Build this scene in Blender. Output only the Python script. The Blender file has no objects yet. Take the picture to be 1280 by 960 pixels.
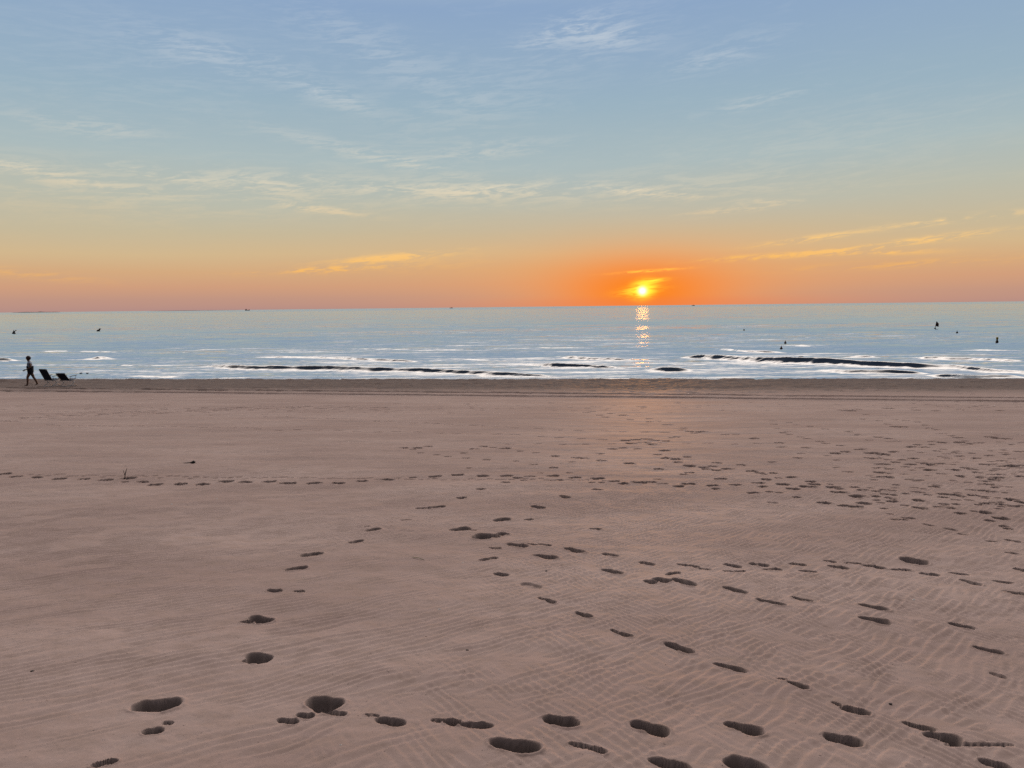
import bpy, bmesh, math, random
import numpy as np
from mathutils import Vector, Matrix

random.seed(11)
R = math.radians
S = bpy.context.scene
COL = S.collection
PI = math.pi

# ------------------------------------------------------------------ camera
FPX = 924.0                 # focal length in pixels of a 1280 wide picture
CAM_Z = 5.0                 # eye height over the sea
PITCH, ROLL = R(5.956), R(-0.63)
ROT = Matrix.Rotation(PI / 2 - PITCH, 3, 'X') @ Matrix.Rotation(ROLL, 3, 'Z')
cam_d = bpy.data.cameras.new('camera')
cam_d.sensor_width = 36.0
cam_d.lens = 36.0 * FPX / 1280.0
cam_d.clip_start, cam_d.clip_end = 0.1, 200000.0
cam = bpy.data.objects.new('camera', cam_d)
cam.matrix_world = Matrix.Translation((0, 0, CAM_Z)) @ ROT.to_4x4()
COL.objects.link(cam)
S.camera = cam

# ------------------------------------------------------------------ beach geometry (world metres)
PHI = R(6.0)                # the shore runs slightly oblique
SP, CP = math.sin(PHI), math.cos(PHI)
EYE, SLOPE, CREST, FORE = 1.75, 0.061, 46.0, 0.13


def ray(px, py):
    return ROT @ Vector(((px - 640) / FPX, (480 - py) / FPX, -1.0))


def at(px, py):
    """where a sight line of the photograph meets the upper beach plane (x, y)"""
    d = ray(px, py)
    t = EYE / (-d.z - SLOPE * (SP * d.x + CP * d.y))
    return d.x * t, d.y * t


def at_sea(px, py):
    d = ray(px, py)
    t = CAM_Z / max(-d.z, 1e-5)
    return d.x * t, d.y * t


def base_z(s):
    """height of the smooth beach profile at distance s across the shore"""
    z = CAM_Z - EYE - SLOPE * s
    over = np.maximum(s - CREST, 0)
    return z - (FORE - SLOPE) * over


def ground_z(x, y):
    return float(base_z(np.array(SP * x + CP * y)))


# ------------------------------------------------------------------ numpy noise
def _hash(ix, iy, seed):
    h = (ix.astype(np.int64) * 374761393 + iy.astype(np.int64) * 668265263 + seed * 974634777) & 0xFFFFFFFF
    h = ((h ^ (h >> 13)) * 1274126177) & 0xFFFFFFFF
    h = (h ^ (h >> 16)) & 0xFFFFFFFF
    return h.astype(np.float32) / 4294967295.0


def vnoise(x, y, seed=0):
    x0, y0 = np.floor(x), np.floor(y)
    fx, fy = (x - x0).astype(np.float32), (y - y0).astype(np.float32)
    ix, iy = x0.astype(np.int64), y0.astype(np.int64)
    fx = fx * fx * fx * (fx * (fx * 6 - 15) + 10)
    fy = fy * fy * fy * (fy * (fy * 6 - 15) + 10)
    a = _hash(ix, iy, seed); b = _hash(ix + 1, iy, seed)
    c = _hash(ix, iy + 1, seed); d = _hash(ix + 1, iy + 1, seed)
    return (a + (b - a) * fx) * (1 - fy) + (c + (d - c) * fx) * fy   # 0..1


def fbm(x, y, seed=0, octv=3, gain=0.5):
    t = 0; a = 1.0; n = 0
    for k in range(octv):
        t = t + a * (vnoise(x * 2 ** k + 17.3 * k, y * 2 ** k - 9.1 * k, seed + k) - 0.5)
        n += a; a *= gain
    return t / n                                                      # about -.5...5


def sstep(a, b, x):
    t = np.clip((x - a) / (b - a), 0, 1)
    return t * t * (3 - 2 * t)


# ------------------------------------------------------------------ object helpers
def tag(o, label=None, cat=None, group=None, kind=None):
    if label: o['label'] = label
    if cat: o['category'] = cat
    if group: o['group'] = group
    if kind: o['kind'] = kind
    return o


def grid_mesh(name, X, Y, Z, mat, attrs=None):
    nr, nc = X.shape
    me = bpy.data.meshes.new(name)
    nv = nr * nc
    co = np.empty((nv, 3), np.float32)
    co[:, 0], co[:, 1], co[:, 2] = X.ravel(), Y.ravel(), Z.ravel()
    me.vertices.add(nv)
    me.vertices.foreach_set('co', co.ravel())
    i = np.arange(nv, dtype=np.int32).reshape(nr, nc)
    q = np.stack([i[:-1, :-1], i[:-1, 1:], i[1:, 1:], i[1:, :-1]], -1).reshape(-1, 4)
    nq = len(q)
    me.loops.add(nq * 4)
    me.loops.foreach_set('vertex_index', q.ravel())
    me.polygons.add(nq)
    me.polygons.foreach_set('loop_start', np.arange(0, nq * 4, 4, dtype=np.int32))
    me.polygons.foreach_set('use_smooth', np.ones(nq, bool))
    me.update(calc_edges=True)
    for k, v in (attrs or {}).items():
        a = me.attributes.new(k, 'FLOAT', 'POINT')
        a.data.foreach_set('value', v.astype(np.float32).ravel())
    me.materials.append(mat)
    o = bpy.data.objects.new(name, me)
    COL.objects.link(o)
    return o


def empty(name, loc, rz=0.0):
    o = bpy.data.objects.new(name, None)
    o.empty_display_size = 0.2
    o.location = loc
    o.rotation_euler = (0, 0, rz)
    COL.objects.link(o)
    return o


def obj(name, bm, mat, parent=None, smooth=True):
    bmesh.ops.recalc_face_normals(bm, faces=bm.faces)
    me = bpy.data.meshes.new(name)
    bm.to_mesh(me); bm.free()
    for p in me.polygons: p.use_smooth = smooth
    me.materials.append(mat)
    o = bpy.data.objects.new(name, me)
    COL.objects.link(o)
    if parent: o.parent = parent
    return o


def add_tube(bm, pts, r, seg=8, caps=True):
    pts = [Vector(p) for p in pts]
    rr = r if isinstance(r, (list, tuple)) else [r] * len(pts)
    rings = []
    prev = None
    for i, p in enumerate(pts):
        a = pts[max(i - 1, 0)]; b = pts[min(i + 1, len(pts) - 1)]
        t = (b - a).normalized()
        u = prev if prev is not None else (Vector((0, 0, 1)) if abs(t.z) < .9 else Vector((1, 0, 0)))
        u = (u - t * u.dot(t)).normalized()
        prev = u
        v = t.cross(u)
        rings.append([bm.verts.new(p + (u * math.cos(2 * PI * k / seg) + v * math.sin(2 * PI * k / seg)) * rr[i])
                      for k in range(seg)])
    for a, b in zip(rings, rings[1:]):
        for k in range(seg):
            bm.faces.new((a[k], a[(k + 1) % seg], b[(k + 1) % seg], b[k]))
    if caps:
        bm.faces.new(rings[0][::-1]); bm.faces.new(rings[-1])


def add_lathe(bm, prof, seg=16, axis_pts=None):
    """profile list of (radius, z); optional tilt done by the caller"""
    rings = []
    for r, z in prof:
        rings.append([bm.verts.new((r * math.cos(2 * PI * k / seg), r * math.sin(2 * PI * k / seg), z)) for k in range(seg)])
    for a, b in zip(rings, rings[1:]):
        for k in range(seg):
            bm.faces.new((a[k], a[(k + 1) % seg], b[(k + 1) % seg], b[k]))
    bm.faces.new(rings[0][::-1]); bm.faces.new(rings[-1])


def fillet(pts, rad=0.05, n=4):
    pts = [Vector(p) for p in pts]
    out = [pts[0]]
    for a, b, c in zip(pts, pts[1:], pts[2:]):
        d1 = (a - b); d2 = (c - b)
        r1 = min(rad, d1.length * .45); r2 = min(rad, d2.length * .45)
        p, q = b + d1.normalized() * r1, b + d2.normalized() * r2
        for k in range(n + 1):
            t = k / n
            out.append(p * (1 - t) ** 2 + b * 2 * t * (1 - t) + q * t * t)
    out.append(pts[-1])
    return out


# ------------------------------------------------------------------ node helper
class NT:
    def __init__(self, tree):
        self.t = tree; self.n = tree.nodes; self.l = tree.links

    def new(self, kind, **kw):
        n = self.n.new(kind)
        for k, v in kw.items(): setattr(n, k, v)
        return n

    def set(self, sock, v):
        if hasattr(v, 'is_output') or isinstance(v, bpy.types.NodeSocket):
            self.l.new(v, sock)
        else:
            sock.default_value = v

    def m(self, op, a, b=0.0, c=0.0, clamp=False):
        n = self.n.new('ShaderNodeMath'); n.operation = op; n.use_clamp = clamp
        self.set(n.inputs[0], a); self.set(n.inputs[1], b)
        if len(n.inputs) > 2: self.set(n.inputs[2], c)
        return n.outputs[0]

    def ss(self, x, a, b):
        n = self.n.new('ShaderNodeMapRange'); n.interpolation_type = 'SMOOTHSTEP'
        self.set(n.inputs['Value'], x)
        n.inputs['From Min'].default_value = a; n.inputs['From Max'].default_value = b
        return n.outputs[0]

    def noise(self, vec, scale, detail=2.0, rough=0.5, dist=0.0):
        n = self.n.new('ShaderNodeTexNoise')
        n.inputs['Scale'].default_value = scale; n.inputs['Detail'].default_value = detail
        n.inputs['Roughness'].default_value = rough; n.inputs['Distortion'].default_value = dist
        self.l.new(vec, n.inputs['Vector'])
        return n.outputs['Fac']

    def mapped(self, vec, scale=(1, 1, 1), loc=(0, 0, 0), rot=(0, 0, 0)):
        n = self.n.new('ShaderNodeMapping')
        n.inputs['Scale'].default_value = scale; n.inputs['Location'].default_value = loc
        n.inputs['Rotation'].default_value = rot
        self.l.new(vec, n.inputs['Vector'])
        return n.outputs[0]

    def mix(self, f, a, b, blend='MIX'):
        n = self.n.new('ShaderNodeMix'); n.data_type = 'RGBA'; n.blend_type = blend
        self.set(n.inputs[0], f)
        for s, v in ((n.inputs[6], a), (n.inputs[7], b)):
            if isinstance(v, tuple): s.default_value = v if len(v) == 4 else (*v, 1)
            else: self.l.new(v, s)
        return n.outputs[2]

    def ramp(self, fac, stops, interp='LINEAR'):
        n = self.n.new('ShaderNodeValToRGB')
        n.color_ramp.interpolation = interp
        e = n.color_ramp.elements
        while len(e) < len(stops): e.new(0.5)
        for el, (p, c) in zip(e, stops):
            el.position = p; el.color = (*c, 1) if len(c) == 3 else c
        self.l.new(fac, n.inputs[0])
        return n.outputs[0]

    def xyz(self, x, y, z):
        n = self.n.new('ShaderNodeCombineXYZ')
        for s, v in zip(n.inputs, (x, y, z)): self.set(s, v)
        return n.outputs[0]


def lin(r, g, b):
    return tuple((c / 255 / 12.92) if c / 255 <= .04045 else ((c / 255 + .055) / 1.055) ** 2.4 for c in (r, g, b))


def simple_mat(name, col, rough=0.6, var=0.25, scale=30.0, metal=0.0):
    m = bpy.data.materials.new(name); m.use_nodes = True
    t = NT(m.node_tree); b = m.node_tree.nodes['Principled BSDF']
    tc = t.new('ShaderNodeTexCoord').outputs['Object']
    f = t.noise(tc, scale, 3)
    c = t.mix(f, tuple(x * (1 - var) for x in col), tuple(min(1, x * (1 + var)) for x in col))
    t.l.new(c, b.inputs['Base Color'])
    b.inputs['Roughness'].default_value = rough
    b.inputs['Metallic'].default_value = metal
    return m


# ------------------------------------------------------------------ sun and sky
sd = ray(803, 364).normalized()
SUN_AZ = math.atan2(sd.x, sd.y)
SUN_EL = math.asin(sd.z)
sun_d = bpy.data.lights.new('sun', 'SUN')
sun_d.energy = 0.42
sun_d.angle = R(0.95)
sun_d.color = (1.0, 0.38, 0.05)
sun = bpy.data.objects.new('sun', sun_d)
sun.rotation_euler = Vector((-sd.x, -sd.y, -sd.z)).to_track_quat('-Z', 'Y').to_euler()
sun.location = (10, 60, 20)
COL.objects.link(sun)

W = bpy.data.worlds.new('World'); S.world = W; W.use_nodes = True
W.cycles.sampling_method = 'MANUAL'; W.cycles.sample_map_resolution = 2048
t = NT(W.node_tree); t.n.clear()
gen = t.new('ShaderNodeTexCoord').outputs['Generated']
sep = t.new('ShaderNodeSeparateXYZ'); t.l.new(gen, sep.inputs[0])
dx, dy, dz = sep.outputs
DEG = 180 / PI
el = t.m('MULTIPLY', t.m('ARCSINE', dz), DEG)
az = t.m('MULTIPLY', t.m('ARCTAN2', dx, dy), DEG)           # degrees, + to the right of +Y
elc = t.m('MAXIMUM', el, 0.0)
# slow wander so that the bands of colour are not ruler straight
wob = t.m('SUBTRACT', t.noise(t.xyz(t.m('MULTIPLY', az, .03), t.m('MULTIPLY', el, .16), 0.0), 1.0, 3), .5)
ew = t.m('ADD', elc, t.m('MULTIPLY', wob, t.m('MULTIPLY', t.m('MINIMUM', elc, 8.0), .35)))
# piecewise elevation scale: ramp position p = sqrt(el/90)
p = t.m('SQRT', t.m('DIVIDE', t.m('MAXIMUM', ew, 0.0), 90.0))
P = lambda e: math.sqrt(e / 90)
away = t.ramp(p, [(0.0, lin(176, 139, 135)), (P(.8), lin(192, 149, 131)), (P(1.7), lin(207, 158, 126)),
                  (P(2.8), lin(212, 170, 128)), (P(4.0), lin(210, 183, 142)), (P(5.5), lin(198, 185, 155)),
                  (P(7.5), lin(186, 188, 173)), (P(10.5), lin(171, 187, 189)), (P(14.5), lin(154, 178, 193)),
                  (P(21), lin(140, 166, 198)), (P(23.5), lin(158, 178, 202)), (P(29), (.80, .80, .82)), (P(36), (1.75, 1.67, 1.62)), (P(46), (2.38, 2.20, 2.10)), (P(55), (2.05, 1.88, 1.79)), (P(60.5), (.34, .33, .35)),  # bright band above the view, added to light the sand and keep hollows dark
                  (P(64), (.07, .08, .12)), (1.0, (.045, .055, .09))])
# the western half of the dawn sky is dimmer
back = t.ss(dy, 0.62, 0.05)
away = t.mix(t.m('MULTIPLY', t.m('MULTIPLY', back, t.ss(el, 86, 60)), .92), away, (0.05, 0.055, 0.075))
# warm glow around the sun
da = t.m('SUBTRACT', az, SUN_AZ * DEG)
de = t.m('SUBTRACT', el, SUN_EL * DEG)


def gauss(sa, se, a=da, e=de):
    q = t.m('ADD', t.m('POWER', t.m('ABSOLUTE', t.m('DIVIDE', a, sa)), 2.0), t.m('POWER', t.m('ABSOLUTE', t.m('DIVIDE', e, se)), 2.0))
    return t.m('POWER', 2.71828, t.m('MULTIPLY', q, -1.0))


sky = t.mix(t.m('MULTIPLY', gauss(18, 4.6), .36), away, lin(246, 172, 98))
sky = t.mix(t.m('MULTIPLY', gauss(9.5, 2.7), .56), sky, lin(252, 154, 70))
sky = t.mix(t.m('MULTIPLY', gauss(5.6, 2.3), .92), sky, lin(255, 130, 8))
# reddish band right over the sea
sky = t.mix(t.m('MULTIPLY', t.m('MULTIPLY', t.ss(el, .9, 0.1), gauss(12, 3.0)), .38), sky, lin(238, 118, 74))

# cirrus: fibres from stretched noise, placed by soft patches (az, el, half width, half height, tilt, strength)
fib_v = t.xyz(t.m('MULTIPLY', az, .22), t.m('MULTIPLY', t.m('ADD', el, t.m('MULTIPLY', az, -.05)), 1.5), 0.0)
fib = t.noise(fib_v, 1.0, 6, .62, 1.2)
fine = t.noise(t.xyz(t.m('MULTIPLY', az, .9), t.m('MULTIPLY', t.m('ADD', el, t.m('MULTIPLY', az, -.12)), 5.0), 3.1), 1.0, 5, .6, .8)
fibre = t.m('ADD', t.m('MULTIPLY', fib, .65), t.m('MULTIPLY', fine, .35))


def azel(px, py):
    d = ray(px, py).normalized()
    return math.atan2(d.x, d.y) * DEG, math.asin(d.z) * DEG


def patch(px, py, wpx, hpx, tilt, k):
    a0, e0 = azel(px, py)
    sa, se = wpx / FPX * DEG, hpx / FPX * DEG
    a = t.m('SUBTRACT', az, a0)
    e = t.m('SUBTRACT', t.m('SUBTRACT', el, e0), t.m('MULTIPLY', a, tilt))
    return t.m('MULTIPLY', gauss(sa, se, a, e), k)


PATCHES = [(495, 321.5, 64, 4.2, .09, 1.9), (405, 337, 66, 3.2, .05, 1.6), (500, 330, 100, 10, .04, .35),
           (1010, 299, 50, 3, .10, 1.8), (1135, 303, 70, 3.5, .09, 2.0), (1085, 315, 60, 3.2, -.03, 1.5), (955, 321, 80, 3, .03, 1.7),
           (1190, 275, 55, 3.2, .06, 1.8), (1130, 330, 120, 4, .02, .6), (920, 262, 50, 4, .05, .8), (960, 252, 30, 3, -.05, .6),
           (810, 240, 60, 5, -.12, .9), (620, 237, 70, 8, .03, .55), (400, 262, 50, 4, -.10, .8), (320, 228, 60, 14, -.08, .5),
           (50, 215, 80, 8, -.12, .7), (200, 217, 50, 6, -.14, .6), (110, 158, 60, 8, -.05, .5), (500, 235, 110, 10, -.05, .5),
           (750, 42, 55, 16, -.10, .6), (690, 45, 60, 10, .3, .4), (415, 120, 45, 12, -.25, .6), (480, 70, 110, 30, -.35, .3),
           (270, 70, 90, 16, -.15, .4), (470, 195, 120, 8, -.2, .5), (900, 70, 60, 14, .2, .4), (940, 128, 50, 6, .1, .5),
           (600, 190, 90, 10, .1, .45), (150, 240, 220, 26, .0, .28), (700, 240, 300, 16, 0, .35), (30, 342, 60, 5, -.1, .5),
           (1000, 180, 200, 40, .1, .14), (150, 90, 200, 60, .1, .12), (640, 110, 200, 40, .4, .18)]
tot = 0.0
for q in PATCHES:
    tot = t.m('ADD', tot, patch(*q))
tot = t.m('MINIMUM', tot, 1.9)
cl = t.m('MULTIPLY', t.ss(fibre, .42, .60), t.m('MULTIPLY', tot, 1.35))
cl = t.m('ADD', cl, t.m('MULTIPLY', t.m('MULTIPLY', t.ss(fib, .52, .75), t.ss(el, 2.0, 8.0)), .10))
cl = t.m('MULTIPLY', cl, .62, clamp=True)
ccol = t.ramp(p, [(0.0, lin(240, 160, 90)), (P(2.5), lin(250, 185, 96)), (P(5), lin(246, 205, 140)),
                  (P(9), lin(224, 214, 190)), (P(16), lin(200, 208, 214)), (P(24), lin(200, 210, 222)), (1.0, lin(200, 210, 225))])
ccol = t.mix(t.m('MULTIPLY', gauss(10, 4), .6), ccol, lin(255, 172, 50))
sky = t.mix(cl, sky, ccol)
# bright streak and torn cloud lit by the sun
streak = t.m('MULTIPLY', patch(812, 338.5, 36, 1.5, .055, 1.0), t.ss(fine, .36, .58))
sky = t.mix(t.m('MULTIPLY', streak, .95, clamp=True), sky, (1.5, .62, .07, 1))
wisp = t.m('ADD', patch(814, 351.5, 15, 2.4, .12, 1.0), patch(800, 363, 22, 5.0, .1, .75))
wisp = t.m('MULTIPLY', wisp, t.ss(fine, .30, .60))
sky = t.mix(t.m('MULTIPLY', wisp, 1.0, clamp=True), sky, (1.6, .92, .06, 1))
# the sun itself: soft edged in the low haze
halo = t.m('MULTIPLY', patch(804, 362, 12, 9.0, .12, 1.25), t.m('ADD', .5, t.ss(fine, .25, .6)), clamp=True)
sky = t.mix(t.m('MULTIPLY', halo, .95), sky, (1.7, .95, .05, 1))
core = t.m('MULTIPLY', patch(803, 363.5, 4.1, 4.0, 0, 1.0), 1.6, clamp=True)
sky = t.mix(core, sky, (1.9, 1.65, 1.0, 1))

nish = t.new('ShaderNodeTexSky'); nish.sky_type = 'NISHITA'; nish.sun_disc = False
nish.sun_elevation = SUN_EL; nish.sun_rotation = SUN_AZ
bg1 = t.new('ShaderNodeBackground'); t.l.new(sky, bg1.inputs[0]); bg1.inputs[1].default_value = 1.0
bg2 = t.new('ShaderNodeBackground'); t.l.new(nish.outputs[0], bg2.inputs[0]); bg2.inputs[1].default_value = 0.02
add = t.new('ShaderNodeAddShader'); t.l.new(bg1.outputs[0], add.inputs[0]); t.l.new(bg2.outputs[0], add.inputs[1])
# strength 0.02 Nishita dome for the part of the sky over the photograph, the dawn colours below it
wout = t.new('ShaderNodeOutputWorld')
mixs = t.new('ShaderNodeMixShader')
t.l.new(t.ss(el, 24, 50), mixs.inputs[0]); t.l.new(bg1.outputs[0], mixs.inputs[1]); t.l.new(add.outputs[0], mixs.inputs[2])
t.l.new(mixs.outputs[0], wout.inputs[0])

# ------------------------------------------------------------------ sand material
def sand_material():
    m = bpy.data.materials.new('beach_sand'); m.use_nodes = True
    t = NT(m.node_tree); b = m.node_tree.nodes['Principled BSDF']
    pos = t.new('ShaderNodeNewGeometry').outputs['Position']
    big = t.noise(t.mapped(pos, (.35, .8, .8)), 1.0, 4, .55)
    med = t.noise(t.mapped(pos, (1, 1.6, 1)), 6.0, 4, .6)
    grain = t.noise(pos, 330.0, 2, .7)
    c = t.mix(t.ss(big, .3, .7), (.53, .364, .308), (.66, .472, .402))
    c = t.mix(t.m('MULTIPLY', t.ss(med, .35, .75), .55), c, (.45, .31, .245))
    c = t.mix(t.m('MULTIPLY', t.ss(grain, .55, .75), .45), c, (.62, .50, .42))
    c = t.mix(t.m('MULTIPLY', t.ss(grain, .42, .25), .5), c, (.20, .14, .115))
    speck = t.noise(pos, 60.0, 1, .5)
    c = t.mix(t.m('MULTIPLY', t.ss(speck, .74, .80), .7), c, (.10, .07, .06))
    # the strand near the water stays moist and grey brown
    sx = t.new('ShaderNodeSeparateXYZ'); t.l.new(pos, sx.inputs[0])
    s = t.m('ADD', t.m('MULTIPLY', sx.outputs[0], SP), t.m('MULTIPLY', sx.outputs[1], CP))
    strand = t.ss(t.m('ADD', s, t.m('MULTIPLY', t.m('SUBTRACT', big, .5), 8)), 29, 37)
    c = t.mix(t.m('MULTIPLY', strand, .75), c, (.135, .096, .076))
    wet = t.ss(s, 46.2, 47.5)
    c = t.mix(wet, c, (.10, .08, .07))
    t.l.new(c, b.inputs['Base Color'])
    t.l.new(t.m('SUBTRACT', .72, t.m('MULTIPLY', wet, .45)), b.inputs['Roughness'])
    b.inputs['Specular IOR Level'].default_value = .06
    bu = t.new('ShaderNodeBump'); bu.inputs['Strength'].default_value = .25; bu.inputs['Distance'].default_value = .004
    h = t.m('ADD', t.m('MULTIPLY', t.noise(pos, 90.0, 4, .65), 1.0), t.m('MULTIPLY', grain, .35))
    t.l.new(h, bu.inputs['Height'])
    t.l.new(bu.outputs[0], b.inputs['Normal'])
    return m


# ------------------------------------------------------------------ the beach: one sheet, denser where the eye is near
rows = [-0.8]
while rows[-1] < 54.0:
    y = rows[-1]
    if y < 2.4: d = 0.03
    else: d = max(0.0055, (0.40 if y < 6.5 else 0.32 if y < 20 else 0.27) * y * y / ((EYE + SLOPE * y) * 739))
    rows.append(y + d)
rows = np.array(rows)
NCORE = 1480
core_u = np.linspace(-0.84, 0.84, NCORE)
ext = 0.84 + np.cumsum(0.0012 * 1.16 ** np.arange(1, 52))
cols = np.concatenate([-ext[::-1], core_u, ext])
YY, UU = np.meshgrid(rows, cols, indexing='ij')
XX = UU * (YY + 1.0)
SS = SP * XX + CP * YY
Z = base_z(SS).astype(np.float64)

# wind-made relief
near = 1 - sstep(14, 30, YY)
Z += 0.030 * fbm(XX * .28, YY * .75, 3, 3) * (1 + .3 * near)
Z += 0.026 * fbm(XX * .9, YY * 2.6, 5, 3) * (0.35 + .65 * near)
micro = fbm(XX * 42, YY * 42, 140, 2)
Z += 0.0022 * micro * (1 - sstep(5, 12, YY))
Z += 0.0065 * fbm(XX * 7, YY * 9, 8, 3) * near
# two trains of wind ripples that cross and trade places
wx = 0.10 * fbm(XX * 1.6, YY * 1.6, 21, 2); wy = 0.10 * fbm(XX * 1.6, YY * 1.6, 22, 2)


def train(ang, lam, seed, wide):
    c, s = math.cos(ang), math.sin(ang)
    ph = ((-s) * (XX + wx) + c * (YY + wy)) / lam
    along = (c * XX + s * YY)
    ph = ph + 1.7 * fbm(along * .8, ph * .16, seed, 2) + .7 * vnoise(along * 4.0, ph * .5, seed + 3)
    fr = ph - np.floor(ph)
    w = np.where(fr < .68, fr / .68, (1 - fr) / .32)           # gentle back, steep lee
    w = w * w * (3 - 2 * w)
    gate = sstep(.34, .60, vnoise(along * wide, ph * .45, seed + 7)) * (.35 + 1.1 * vnoise(along * .9, ph * .13, seed + 11))
    return (w - .5) * gate


lr = sstep(-.35, .35, UU + .5 * fbm(XX * .7, YY * .7, 33, 2))
fade = 1 - sstep(9, 16, YY)
Z += 0.012 * sstep(7, 13, YY) * (1 - sstep(24, 34, YY)) * fbm(XX * 1.3, YY * 2.2, 12, 2)
ZR = 0.0070 * fade * train(R(31), .064, 40, 2.5) * (1 - .75 * lr)
ZR += 0.0070 * fade * train(R(-58), .052, 60, 9.0) * (.06 + .94 * lr)
ZR += 0.0064 * fade * train(R(44), .066, 80, 9.0) * (.15 + .85 * lr)

KEEP = np.ones_like(Z)

# trampled strand next to the water, with the crest of the berm
stram = sstep(27, 38, SS + 6 * fbm(XX * .12, YY * .12, 90, 2))
lump = fbm(XX * 1.6, YY * 1.3, 91, 3)
Z += stram * (0.10 * lump + 0.05 * fbm(XX * 4.5, YY * 2.2, 94, 2) - 0.05 * sstep(.62, .78, vnoise(XX * 1.7, YY * 1.1, 97)))
Z += 0.07 * np.exp(-((SS - 45.0) / 1.6) ** 2) * (1 + 1.2 * fbm(XX * .35, YY * .2, 98, 3))


def mound(px, py, w, h):
    global Z
    x0, y0 = at(px, py)
    Z += h * np.exp(-(((XX - x0) / w) ** 2 + ((YY - y0) / (w * .9)) ** 2))


mound(6, 477.5, .55, .22); mound(17, 478, .35, .10); mound(-12, 477, .6, .14); mound(592, 478, .22, .07); mound(1160, 477.5, .5, .06)


# -- footprints
def window(x0, y0, rad):
    r0, r1 = np.searchsorted(rows, [y0 - rad, y0 + rad])
    if r1 - r0 < 1: r0, r1 = max(r0 - 1, 0), r0 + 1
    ym, yM = rows[r0] + 1.0, rows[min(r1, len(rows) - 1)] + 1.0
    us = [(x0 - rad) / ym, (x0 - rad) / yM, (x0 + rad) / ym, (x0 + rad) / yM]
    c0, c1 = np.searchsorted(cols, [min(us), max(us)])
    return slice(r0, r1 + 1), slice(max(c0 - 1, 0), c1 + 1)


def dent(x0, y0, length, width, ang, depth, rim=.35, waist=.3, taper=.15, seed=0, rough=.065):
    """press a foot shaped hollow into the sheet"""
    rad = max(length, width) * .95 + .06
    ri, ci = window(x0, y0, rad)
    X, Y = XX[ri, ci] - x0, YY[ri, ci] - y0
    if X.size == 0: return
    c, s = math.cos(ang), math.sin(ang)
    a, b = (c * X + s * Y) / (length / 2), (-s * X + c * Y)
    hw = width / 2 * (1 + taper * np.clip(a, -1, 1) - waist * np.exp(-((a + .12) / .34) ** 2))
    e = np.sqrt(np.abs(a) ** 2.4 + np.abs(b / hw) ** 2.0 + 1e-9)
    e = e + rough * 2 * fbm(X / length * 4.5 + seed * 3.7, Y / length * 4.5 - seed * 1.9, seed, 3)
    e = e + rough * .9 * fbm(X / length * 13 + seed, Y / length * 13, seed + 2, 2)
    pit = 1 - sstep(.82, 1.02, e)
    floor_n = fbm(X / length * 3 + seed, Y / length * 3, seed + 5, 2)
    Z[ri, ci] += -depth * pit * (1 + .22 * a * np.sign(taper + .01) + .5 * floor_n) * (1 - .22 * np.exp(-((a + .12) / .22) ** 2) * (waist > .1))
    KEEP[ri, ci] *= .12 + .88 * sstep(1.05, 2.1, e)
    ring = np.exp(-((e - 1.15) / .12) ** 2) * (1 - pit) * sstep(.30, .62, vnoise(X / length * 2.2 + seed, Y / length * 2.2 - seed, seed + 12))
    Z[ri, ci] += depth * .05 * np.exp(-((e - 1.3) / .38) ** 2) * fbm(X * 38 + seed, Y * 38, seed + 3, 3)
    Z[ri, ci] += depth * .08 * pit * fbm(X * 45, Y * 45 + seed, seed + 4, 2)
    # thrown up crumbs, more on one side
    Z[ri, ci] += depth * rim * ring * (.55 + 1.1 * vnoise(X / length * 5 + seed, Y / length * 5, seed + 9))


def mark(x1, y1, x2, y2, w=.40, depth=None, waist=.15, taper=.15, rim=.07, lengthen=1.0):
    """footprint whose two ends were seen at these sight lines"""
    a = at(x1, y1); b = at(x2, y2)
    L = math.hypot(b[0] - a[0], b[1] - a[1]) * lengthen
    ang = math.atan2(b[1] - a[1], b[0] - a[0])
    L = max(L, .05); w = w * 1.10
    yy = (a[1] + b[1]) / 2
    if depth is None: depth = min(.13, .46 * L + .025) * random.uniform(.72, 1.05)
    dent((a[0] + b[0]) / 2, yy, L, max(L * w, .03), ang, depth, rim, waist, taper, seed=int(x1 * 7 + y1 * 13) % 9973)


def spot(px, py, wpx, w=.84, tilt=None, depth=None):
    """smaller far print given by its middle and its width"""
    if tilt is None: tilt = random.uniform(-.5, .5)
    x, y = at(px, py)
    L = max(wpx / FPX * y * 1.12, .09)
    L = L / max(.6, math.cos(tilt))
    dent(x, y, L, max(L * w, .09), tilt, depth or min(.09, .2 * L + .03), .06, .2, random.uniform(-.2, .2),
         seed=int(px * 5 + py * 11) % 9973)


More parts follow.
